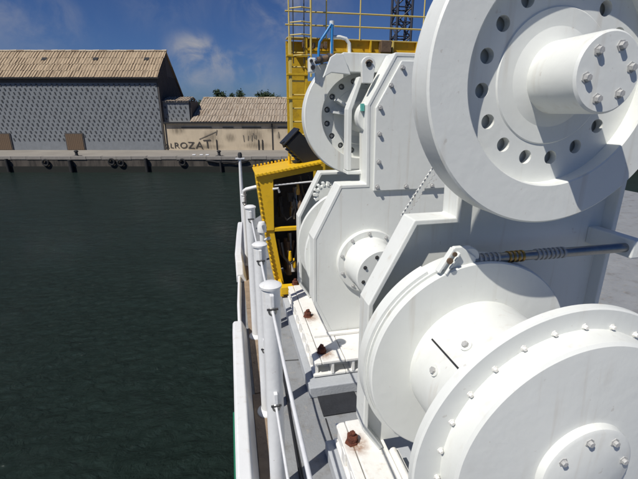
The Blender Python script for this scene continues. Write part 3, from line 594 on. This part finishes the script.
for q in range(17):
    f = q / 16; bm = NB(); obox(bm, (0.235 + f * .6, Y0 - 0.028, 1.192 + f * .0995), (1, 0, .165), (0, 1, 0), (-.165, 0, 1), 0.020, 0.010, 0.028); finish('edge_clip', bm, YEL, cb, bevel=.004)
    bm = NB(); obox(bm, (0.235 + f * .6, Y1 + 0.02, 1.212 + f * .0995), (1, 0, .165), (0, 1, 0), (-.165, 0, 1), 0.020, 0.03, 0.020); finish('edge_clip', bm, YEL, cb, bevel=.004)
rnd = random.Random(3)
for q in range(15):                                      # valves, pipes and motors inside
    x = rnd.uniform(0.43, 0.78); y = rnd.uniform(Y0 + 0.08, Y1 - 0.08); z0 = rnd.choice([0.68, 0.7, 0.10, 0.12]); h = rnd.uniform(0.15, 0.4); bm = NB()
    lathe_z(bm, [(0, z0), (.03, z0), (.03, z0 + h * .5), (.02, z0 + h * .55), (.02, z0 + h), (0, z0 + h)], x, y, 12); finish('valve', bm, rnd.choice([DARK, STEEL, BLACK, BROWNM, STEEL, WIRE]), cb, smooth=True)
for q in range(12):
    x = rnd.uniform(0.41, 0.75); z = rnd.choice([0.75, .85, .95, .2, .3, .42]); y = rnd.uniform(Y0 + .04, Y0 + .2); bm = NB()
    tube(bm, [(x, y, z + .2), (x + .02, y - .02, z + .05), (x + .07, y - .02, z - .03), (x + .13, y, z), (x + .16, y, z + .18)], 0.011, 8); finish('hose', bm, rnd.choice([BLACK, BLACK, DARK, BROWNM]), cb, smooth=True)
for q in range(7):
    x = rnd.uniform(0.43, 0.7); z = rnd.choice([0.72, 0.9, .15, .3]); bm = NB(); box(bm, x, x + .06, Y0 + .1, Y0 + .18, z, z + .09); finish('valve_block', bm, rnd.choice([DARK, STEEL, WIRE]), cb, bevel=.004)
for x, z in ((0.53, 0.30), (0.57, 0.22), (0.62, 0.36), (0.62, 0.98)):
    bm = NB(); lathe_z(bm, [(0, z), (.016, z), (.02, z + .03), (.012, z + .10), (0, z + .105)], x, Y0 + .05, 10); finish('brass_fitting', bm, YEL if z < .5 else BRASS, cb, smooth=True)
bm = NB(); tube(bm, [(0.57, 4.0, 1.25), (0.57, 4.0, 1.33)], 0.016, 10); finish('stub', bm, YEL, cb, smooth=True)

# black floodlight housing tilted on the cabinet roof
fl = thing('floodlight', 'tilted black floodlight housing resting on the yellow cabinet roof', 'floodlight', (0.69, 4.0, 1.27))
ax = Vector((0.70, 0, -0.715)); az = Vector((0.715, 0, 0.70)); cc = Vector((0.70, 4.0, 1.395))
bm = NB(); obox(bm, cc, ax, (0, 1, 0), az, 0.34, 0.26, 0.19); finish('housing', bm, BLACK, fl, bevel=.015)
bm = NB(); obox(bm, cc - ax * .178 + az * 0.0, ax, (0, 1, 0), az, 0.02, 0.28, 0.215); finish('bezel', bm, BLACK, fl, bevel=.006)
for q in range(6): bm = NB(); obox(bm, cc + ax * (-.10 + q * .045) - az * .10, ax, (0, 1, 0), az, 0.010, 0.24, 0.03); finish('cooling_fin', bm, BLACK, fl)
bm = NB(); tube(bm, [cc - ax * .15 - az * .11 + Vector((0, -.08, 0)), cc - ax * .20 - az * .085 + Vector((0, -.08, 0))], 0.016, 10); finish('knob', bm, DARK, fl, smooth=True)
bm = NB(); tube(bm, [(0.70, 4.0, 1.27), (0.70, 4.0, 1.32)], 0.03, 12); finish('mount', bm, DARK, fl, smooth=True)

# ------------------------------------------------------------------ yellow tower with ladder, beam and guard rails
tw = thing('yellow_tower', 'tall weathered yellow tower with ladder rungs, beam and guard rail behind the winches', 'tower', (1.2, 7.0, 0.0))
TY = 7.0
for x in (1.052, 1.315): bm = NB(); box(bm, x - .022, x + .022, TY, TY + 0.08, 0, 2.90); finish('ladder_stile', bm, PALEY if x < 1.2 else OCHRE, tw, bevel=.004)
bm = NB(); box(bm, 1.03, 1.37, TY + 0.35, TY + 0.38, 0, 2.88); finish('back_plate', bm, OCHRE, tw)
for z in [0.3 + k * 0.215 for k in range(12)]:
    bm = NB(); tube(bm, [(1.052, TY + .03, z), (1.315, TY + .03, z)], 0.014, 8); finish('rung', bm, PALEY, tw, smooth=True)
for z in (1.95, 2.32, 2.6): bm = NB(); box(bm, 0.99, 1.34, TY - 0.02, TY + 0.10, z, z + 0.03); finish('bracket', bm, OCHRE, tw, bevel=.003)
bm = NB(); box(bm, 1.03, 4.8, TY + 0.15, TY + 0.34, 2.90, 2.918); finish('beam_top', bm, PALEY, tw, bevel=.003)
bm = NB(); box(bm, 1.34, 4.8, TY + 0.20, TY + 0.23, 2.715, 2.90); bw = finish('beam_web', bm, OCHRE, tw)
bm = NB(); box(bm, 1.34, 4.8, TY + 0.10, TY + 0.34, 2.695, 2.715); finish('beam_bottom', bm, OCHRE, tw)
for x in (1.75, 2.05, 2.45, 2.85, 3.3, 3.8): bm = NB(); box(bm, x, x + .02, TY + 0.12, TY + 0.20, 2.715, 2.90); finish('beam_stiffener', bm, PALEY if x in (2.05, 2.85) else OCHRE, bw)
bm = NB(); box(bm, 2.62, 2.80, TY + 0.05, TY + 0.19, 2.72, 2.90); finish('junction_box', bm, BROWNM, tw, bevel=.006)
for z, rr in ((3.09, .013), (3.285, .013)):
    bm = NB(); tube(bm, [(1.0, TY + .14, z), (2.2, TY + .14, z + .01), (4.8, TY + .14, z + .02)], rr, 8); finish('guard_rail', bm, PALEY, tw, smooth=True)
for x in (1.06, 1.68, 2.26, 3.4, 4.2): bm = NB(); tube(bm, [(x, TY + .14, 2.9), (x, TY + .14, 3.6)], 0.012, 8); finish('rail_post', bm, PALEY, tw, smooth=True)
bm = NB(); tube(bm, [(1.385, TY - .04, 2.3), (1.385, TY - .04, 3.9)], 0.017, 8); finish('ladder_hoop_bar', bm, PALEY, tw, smooth=True)
for z in (2.62, 2.92, 3.10, 3.30, 3.5): bm = NB(); tube(bm, [(1.06, TY + .02, z), (1.22, TY - .1, z), (1.385, TY - .04, z)], 0.010, 8); finish('ladder_hoop', bm, PALEY, tw, smooth=True)
for x in (1.10, 1.275): bm = NB(); tube(bm, [(x, TY - .01, 2.5), (x + .01, TY - .01, 4.0)], 0.008, 6); finish('cable', bm, DARK, tw, smooth=True)
for x in (1.26, 1.31, 1.42, 1.55, 1.62): bm = NB(); box(bm, x, x + .05, TY + 0.02, TY + 0.10, 2.74, 2.80 + random.uniform(0, .06)); finish('clamp', bm, BROWNM, tw, bevel=.005)
bm = NB(); box(bm, 1.34, 4.8, TY + 0.9, TY + 1.1, 0, 2.3); finish('lower_panel', bm, OCHRE, tw)

# lattice mast far behind
def mast():
    t = thing('lattice_mast', 'dark lattice crane mast rising behind the yellow guard rail', 'mast', (12.9, 30, -4))
    c = [(12.25, 30), (13.35, 30), (13.35, 31.1), (12.25, 31.1)]
    for x, y in c: bm = NB(); tube(bm, [(x, y, -4), (x, y, 22)], 0.10, 8); finish('chord', bm, NAVY, t, smooth=True)
    z = -3.5; k = 0
    while z < 21:
        for i in range(4):
            a, b = c[i], c[(i + 1) % 4]
            if k % 2: a, b = b, a
            bm = NB(); tube(bm, [(*a, z), (*b, z + 0.95)], 0.055, 6); tube(bm, [(*a, z), (*b, z)], 0.045, 6); finish('brace', bm, NAVY, t, smooth=True)
        z += 0.95; k += 1
mast()

# ------------------------------------------------------------------ harbour buildings (built square to the quay)
def hthing(name, label, cat, base, group=None): return thing(name, label, cat, base, HZ, group)
def ribbed(bm, u0, u1, pa, pb, pitch, h):
    for k in range(4):                                   # lapped courses of sheets
        f0, f1 = k / 4 - (0.012 if k else 0), (k + 1) / 4
        L = lambda f, o: (pa[0] + (pb[0] - pa[0]) * f, pa[1] + (pb[1] - pa[1]) * f + o)
        course(bm, u0 + random.uniform(-.08, .08), u1, L(f0, 0.03 * (k > 0)), L(f1, 0.0), pitch * random.uniform(.96, 1.04), h)
    return bm
def course(bm, u0, u1, pa, pb, pitch, h):
    """corrugated sheet between eave line pa=(v,z) and ridge line pb=(v,z)"""
    d = Vector((0, pb[0] - pa[0], pb[1] - pa[1])); nn = Vector((0, -d.z, d.y)).normalized()
    if nn.z < 0: nn = -nn
    k = int((u1 - u0) / pitch); prev = None
    for i in range(k + 1):
        for f, e in ((0, 0), (.30, 0), (.42, h), (.88, h)):
            u = u0 + (i + f) * pitch
            if u > u1: break
            ee = e * random.uniform(.5, 1.25)
            jg = random.uniform(-.05, .05)
            a = bm.verts.new(Vector((u, pa[0], pa[1])) + nn * ee + d.normalized() * jg); b = bm.verts.new(Vector((u, pb[0], pb[1])) + nn * ee)
            if prev: bm.faces.new((prev[0], a, b, prev[1]))
            prev = (a, b)
    return bm
def facade_vents(bm, u0, u1, z0, z1, v, du=0.78, dz=0.92):
    r = 0; z = z0 + 0.4
    while z < z1 - 0.4:
        u = u0 + 0.35 + (r % 3) * du / 3
        while u < u1 - 0.3:
            obox(bm, (u, v - 0.02, z), (1, 0, 0.2), (0, 1, 0), (-0.30, 0, 1), 0.19 * random.uniform(.7, 1.2), 0.12 * random.uniform(.5, 1), 0.36 * random.uniform(.7, 1.15)); u += du
        z += dz * 0.62; r += 1
    return bm
# tall shingled warehouse
bh = hthing('warehouse', 'tall grey shingled warehouse with tan roof and dark gable at the left', 'warehouse', (-38, 70, QZ))
U0, U1, V0, V1, ZE, ZR, VR = -56.0, -24.25, WALLV, 76.2, 7.1, 10.75, 68.8
bm = NB(); box(bm, U0, U1 - 0.25, V0, 71.8, QZ, ZE - .12); finish('wall', bm, SLATE, bh)
bm = NB(); a = [bm.verts.new((U1, v_, z_)) for v_, z_ in ((V0 + .05, QZ), (V1 - .05, QZ), (V1 - .05, 3.2), (VR, ZR - .1), (V0 + .05, ZE - .1))]; b2 = [bm.verts.new((q.co.x - .25, q.co.y, q.co.z)) for q in a]
bm.faces.new(a); bm.faces.new(b2[::-1])
for i in range(5): bm.faces.new((a[i], a[(i + 1) % 5], b2[(i + 1) % 5], b2[i]))
finish('gable', bm, GABLE, bh)
for k in range(22):
    v_ = V0 + .3 + k * 0.5; bm = NB(); box(bm, U1, U1 + .05, v_, v_ + 0.06, QZ, min(ZE, 3.2 + (V1 - v_) * 1.08) if v_ > VR else ZE + (v_ - V0) * 1.0 - .4); finish('gable_batten', bm, GABLE, bh)
bm = NB(); ribbed(bm, U0, U1 + 0.35, (V0 - 0.5, ZE - 0.45), (VR, ZR), 0.46, 0.09); finish('roof', bm, TAN, bh)
bm = NB(); ribbed(bm, U0, U1 + 0.35, (V1 + 0.3, 2.9), (VR, ZR), 0.46, 0.09); finish('roof', bm, TAN, bh)
for k in range(30):
    u = U0 + k * 1.08; bm = NB(); tube(bm, [(u, VR, ZR + .12), (min(u + 1.04, U1 + .35), VR, ZR + .12 + random.uniform(-.03, .03))], 0.16, 8); finish('ridge_tile', bm, CREAM if k % 4 else TAN, bh, smooth=True)
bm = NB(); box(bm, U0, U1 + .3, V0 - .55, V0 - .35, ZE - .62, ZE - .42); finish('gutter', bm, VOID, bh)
for u in (-26.6, -34.5, -42.4, -50.0):
    bm = NB(); obox(bm, (u, V0 + 2.7, ZE + 2.42), (1, 0, 0), (0, .745, .667), (0, -.667, .745), 0.75, 0.6, 0.18); finish('skylight', bm, VOID, bh)
bm = NB(); facade_vents(bm, U0, U1, QZ + 1.2, ZE - 0.5, V0); stuff(finish('wall_vents', bm, VENT, bh))
bm = NB(); box(bm, U0, U1, V0 - 0.08, V0 - 0.003, ZE - 1.15, ZE - 0.45); finish('eave_board', bm, GABLE, bh)
for u0, u1 in ((-51, -48.4), (-39.6, -37)):
    bm = NB(); box(bm, u0 - .14, u1 + .14, V0 - .14, V0 - .01, QZ, QZ + 2.6); dr = finish('door', bm, GABLE, bh)
    for k in range(9):
        q = u0 + (u1 - u0) * k / 9; bm = NB(); box(bm, q + .012, q + (u1 - u0) / 9 - .012, V0 - .19, V0 - .142, QZ + .05, QZ + 2.45 + random.uniform(-.02, .02)); finish('plank', bm, BROWNM, dr)
# annex in the corner
an = hthing('annex', 'small grey shingled annex between the warehouse and long shed', 'annex', (-22.2, 67, QZ))
bm = NB(); box(bm, -24.2, -20.2, 65.4, 70, QZ, 3.35); finish('wall', bm, SLATE, an)
bm = NB(); facade_vents(bm, -24.2, -20.3, .3, 3.2, 65.4); stuff(finish('wall_vents', bm, VENT, an))
bm = NB(); ribbed(bm, -24.2, -20.05, (65.1, 3.35), (67.8, 4.0), 0.46, 0.07); finish('roof', bm, TAN2, an)
bm = NB(); ribbed(bm, -24.2, -20.05, (70.4, 3.35), (67.8, 4.0), 0.46, 0.07); finish('roof', bm, TAN2, an)
bm = NB(); box(bm, -24.2, -20.1, 65.2, 65.38, 3.18, 3.34); finish('eave_board', bm, CONC, an)
bm = NB(); box(bm, -20.2, -19.95, 65.6, 69.8, QZ, 3.3); finish('side_wall', bm, GABLE, an)
# long cream shed
shd = hthing('long_shed', 'long cream rendered shed with ribbed tan roof and graffiti on the quay', 'shed', (-5, 70, QZ))
S0, S1 = -24.1, 24.0
bm = NB(); box(bm, S0, S1, WALLV, 78, QZ, 0.25); finish('wall', bm, CREAM, shd)
bm = NB(); ribbed(bm, -19.9, S1 + .3, (WALLV - 0.25, 0.30), (72.6, 3.95), 0.44, 0.09); finish('roof', bm, TAN2, shd)
bm = NB(); ribbed(bm, -19.9, S1 + .3, (80, 0.7), (72.6, 3.95), 0.44, 0.09); finish('roof', bm, TAN2, shd)
for k in range(42):
    u = -19.8 + k * 1.04; bm = NB(); tube(bm, [(u, 72.6, 4.03), (u + 1.0, 72.6, 4.03 + random.uniform(-.05, .05))], 0.14, 8); finish('ridge_tile', bm, CREAM if k % 3 else TAN, shd, smooth=True)
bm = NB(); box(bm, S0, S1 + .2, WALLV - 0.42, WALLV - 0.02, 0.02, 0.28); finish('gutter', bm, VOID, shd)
for u0, u1 in ((-21.4, -16.7), (-15.0, -13.3), (-12.0, -9.0), (-6.4, -4.6), (-0.5, 5)):
    bm = NB(); box(bm, u0, u1, WALLV - 0.10, WALLV - 0.005, -0.62, -0.50); finish('wall_bar', bm, VOID, shd)
for u in (-23.9, -16.1, -9.5, -8.9, -7.3, -1.0, 6.0, 14.0):
    bm = NB(); box(bm, u - .07, u + .07, WALLV - 0.12, WALLV - 0.005, QZ, 0.0 if u in (-23.9, -7.3, 6.0, 14.0) else -2.4); finish('downpipe', bm, VOID, shd, bevel=.02)
GR1 = decal_mat('grime_decal', (0.13, 0.11, 0.085), .6)
for k, (u0, u1, z0, z1) in enumerate(((-12.3, -8.2, -3.3, -0.2), (-18.6, -15.4, -3.4, -0.6), (-15.0, -12.8, -3.0, -1.2), (-6.7, -5.9, -2.6, -1.2), (-23.6, -20.5, -1.9, .1), (-8.4, -6.0, -1.6, .1), (-12.5, -7.0, -4.0, -2.6), (-22.5, -14, -4.1, -2.9))):
    bm = NB(); y = WALLV - 0.008 - k * .004; bm.faces.new([bm.verts.new(q) for q in ((u0, y, z0), (u1, y, z0), (u1, y, z1), (u0, y, z1))]); finish('grime_patch', bm, GR1, shd)
for u, h, z in ((-11.8, 1.0, -2.7), (-11.1, .7, -2.5), (-10.5, .9, -2.6), (-9.9, .6, -2.3), (-10.2, .8, -2.2), (-6.3, .9, -2.1)):
    bm = NB(); obox(bm, (u, WALLV - .05, z + h / 2), (1, 0, .1), (0, 1, 0), (random.uniform(-.2, .2), 0, 1), .12, .02, h); finish('sprayed_mark', bm, GRIME, shd)
# slanted sprayed stroke and graffiti letters
bm = NB(); obox(bm, (-17.4, WALLV - 0.05, -1.75), (1, 0, .42), (0, 1, 0), (-.42, 0, 1), 3.0, 0.012, 0.10); obox(bm, (-16.0, WALLV - 0.055, -1.3), (.25, 0, 1), (0, 1, 0), (1, 0, -.25), .8, .02, .1); finish('sprayed_stroke', bm, GRIME, shd)
def letters(txt, u, z, size, m, par, v):
    cu = bpy.data.curves.new('txt', 'FONT'); cu.body = txt; cu.size = size; cu.extrude = 0.006; cu.offset = 0.0; cu.space_character = 1.02
    ob = bpy.data.objects.new('txt', cu); C.objects.link(ob); bpy.context.view_layer.update()
    me = bpy.data.meshes.new_from_object(ob.evaluated_get(bpy.context.evaluated_depsgraph_get())); me.name = 'graffiti'
    bpy.data.objects.remove(ob); bpy.data.curves.remove(cu)
    me.transform(Matrix.Rotation(PI / 2, 4, 'X') @ Matrix.Rotation(random.uniform(-.12, .12), 4, 'Z') @ Matrix.Diagonal((1.15, 1, 1, 1)))
    wdt = max(q.co.x for q in me.vertices)
    me.transform(Matrix.Translation(Vector((u, v, z)) - Vector(BASE[par.name])))
    me.materials.clear(); me.materials.append(m)
    o = bpy.data.objects.new('graffiti', me); C.objects.link(o); o.parent = par; return wdt
u = -24.3
for ch, s_, dz in (('a', 1.5, 0), ('L', 1.05, .1), ('R', 1.25, 0.05), ('O', 1.3, .0), ('Z', 1.5, 0), ('A', 1.6, .0), ('T', 1.85, .05)):
    wd = letters(ch, u, QZ + 0.25 + dz, s_, PAINTB, shd, WALLV - 0.06); u += wd + 0.08

# trees behind the roof
def tree(u, v, h, rad, label, seed):
    rn = random.Random(seed)
    t = hthing('tree', label, 'tree', (u, v, QZ), 'trees behind the long shed')
    bm = NB(); tube(bm, [(u, v, QZ), (u + .1, v, QZ + h * .4), (u - .05, v, QZ + h * .8)], [.22, .15, .05], 8)
    for k in range(6):
        a_ = rn.uniform(0, 6.28); z = QZ + h * rn.uniform(.4, .7); tube(bm, [(u, v, z), (u + math.cos(a_) * rad * .7, v + math.sin(a_) * rad * .7, z + h * .16)], [.08, .02], 6)
    finish('trunk', bm, BARK, t, smooth=True)
    bm = NB(); cl = []
    for k in range(16):
        a_ = rn.uniform(0, 6.28); q = rn.uniform(0, 1) ** .5 * rad; cl.append(Vector((u + math.cos(a_) * q, v + math.sin(a_) * q, QZ + h * rn.uniform(.5, .93) - q * .3)))
    for k in range(1900):
        c_ = rn.choice(cl); p_ = c_ + Vector((rn.gauss(0, 1), rn.gauss(0, 1), rn.gauss(0, .8))) * rad * .27
        a1 = Vector((rn.uniform(-1, 1), rn.uniform(-1, 1), rn.uniform(-1, 1))).normalized(); a2 = a1.orthogonal().normalized(); s_ = rn.uniform(.11, .22)
        bm.faces.new([bm.verts.new(p_ + a1 * s_), bm.verts.new(p_ + a2 * s_ * .6), bm.verts.new(p_ - a1 * s_), bm.verts.new(p_ - a2 * s_ * .6)])
    finish('crown', bm, LEAF, t)
for i, (px, h, rad, lab) in enumerate([(219, 10.3, 1.2, 'small dark tree top over the shed roof, leftmost of the row'), (231.5, 10.2, .9, 'slim dark tree top over the shed roof, second from the left'),
                                       (239, 10.5, 1.2, 'dark tree top over the shed roof, third from the left'), (264, 10.2, 1.3, 'dark tree top over the shed roof, second nearest to the yellow tower'),
                                       (273, 10.0, 1.2, 'low dark tree top over the shed roof, nearest to the yellow tower'), (193.5, 8.6, 1.1, 'dark tree peeping out beside the annex roof')]):
    v_ = 84.0; tree((px - 319) * 0.197, v_, h, rad, lab, 40 + i)

# bollards and small things on the quay
for i, (u, lab) in enumerate([(-33.0, 'dark mooring bollard on the quay before the tall warehouse'), (-13.6, 'dark mooring bollard on the quay before the graffiti'), (-1.5, 'dark mooring bollard on the quay nearest the yellow tower')]):
    t = hthing('bollard', lab, 'bollard', (u, QE + 1.4, QZ), 'mooring bollards on the quay')
    bm = NB(); lathe_z(bm, [(0, QZ), (.34, QZ), (.30, QZ + .08), (.2, QZ + .14), (.18, QZ + .5), (.28, QZ + .58), (.28, QZ + .7), (.18, QZ + .78), (0, QZ + .8)], u, QE + 1.4, 18); finish('post', bm, DARK, t, smooth=True)
    bm = NB(); box(bm, u - .45, u + .45, QE + .95, QE + 1.85, QZ, QZ + .06); finish('base_plate', bm, DARK, t)
for i, (u, lab) in enumerate([(-16.9, 'small white drum lying on the quay edge, left of three'), (-15.9, 'small white drum lying on the quay edge, middle of three'), (-15.1, 'small white drum lying on the quay edge, right of three')]):
    bm = NB(); z = QZ + .30; tube(bm, [(u - .22, QE + 1.0, z - .10), (u - .19, QE + 1.0, z - .10), (u + .19, QE + 1.05, z - .10), (u + .22, QE + 1.05, z - .10)], [.07, .10, .10, .07], 14)
    tag(finish('white_drum', bm, WIRE, base=(u, QE + 1, QZ + .1), rz=HZ, smooth=True), lab, 'drum', 'white drums on the quay edge')
# dark hose or net draped over the quay edge
bm = NB(); P = [(-15.0, QE - .16, QZ - .40), (-14.2, QE - .18, QZ - .52), (-13.4, QE - .19, QZ - .66), (-12.2, QE - .2, QZ - .60), (-11.2, QE - .2, QZ - .72), (-10.2, QE - .18, QZ - .55), (-9.4, QE - .16, QZ - .42)]
tube(bm, P, 0.13, 8); tag(finish('fender_rope', bm, RUBBER, base=(-11, QE, QZ), rz=HZ, smooth=True), 'thick black rope fender sagging along the quay wall', 'rope')
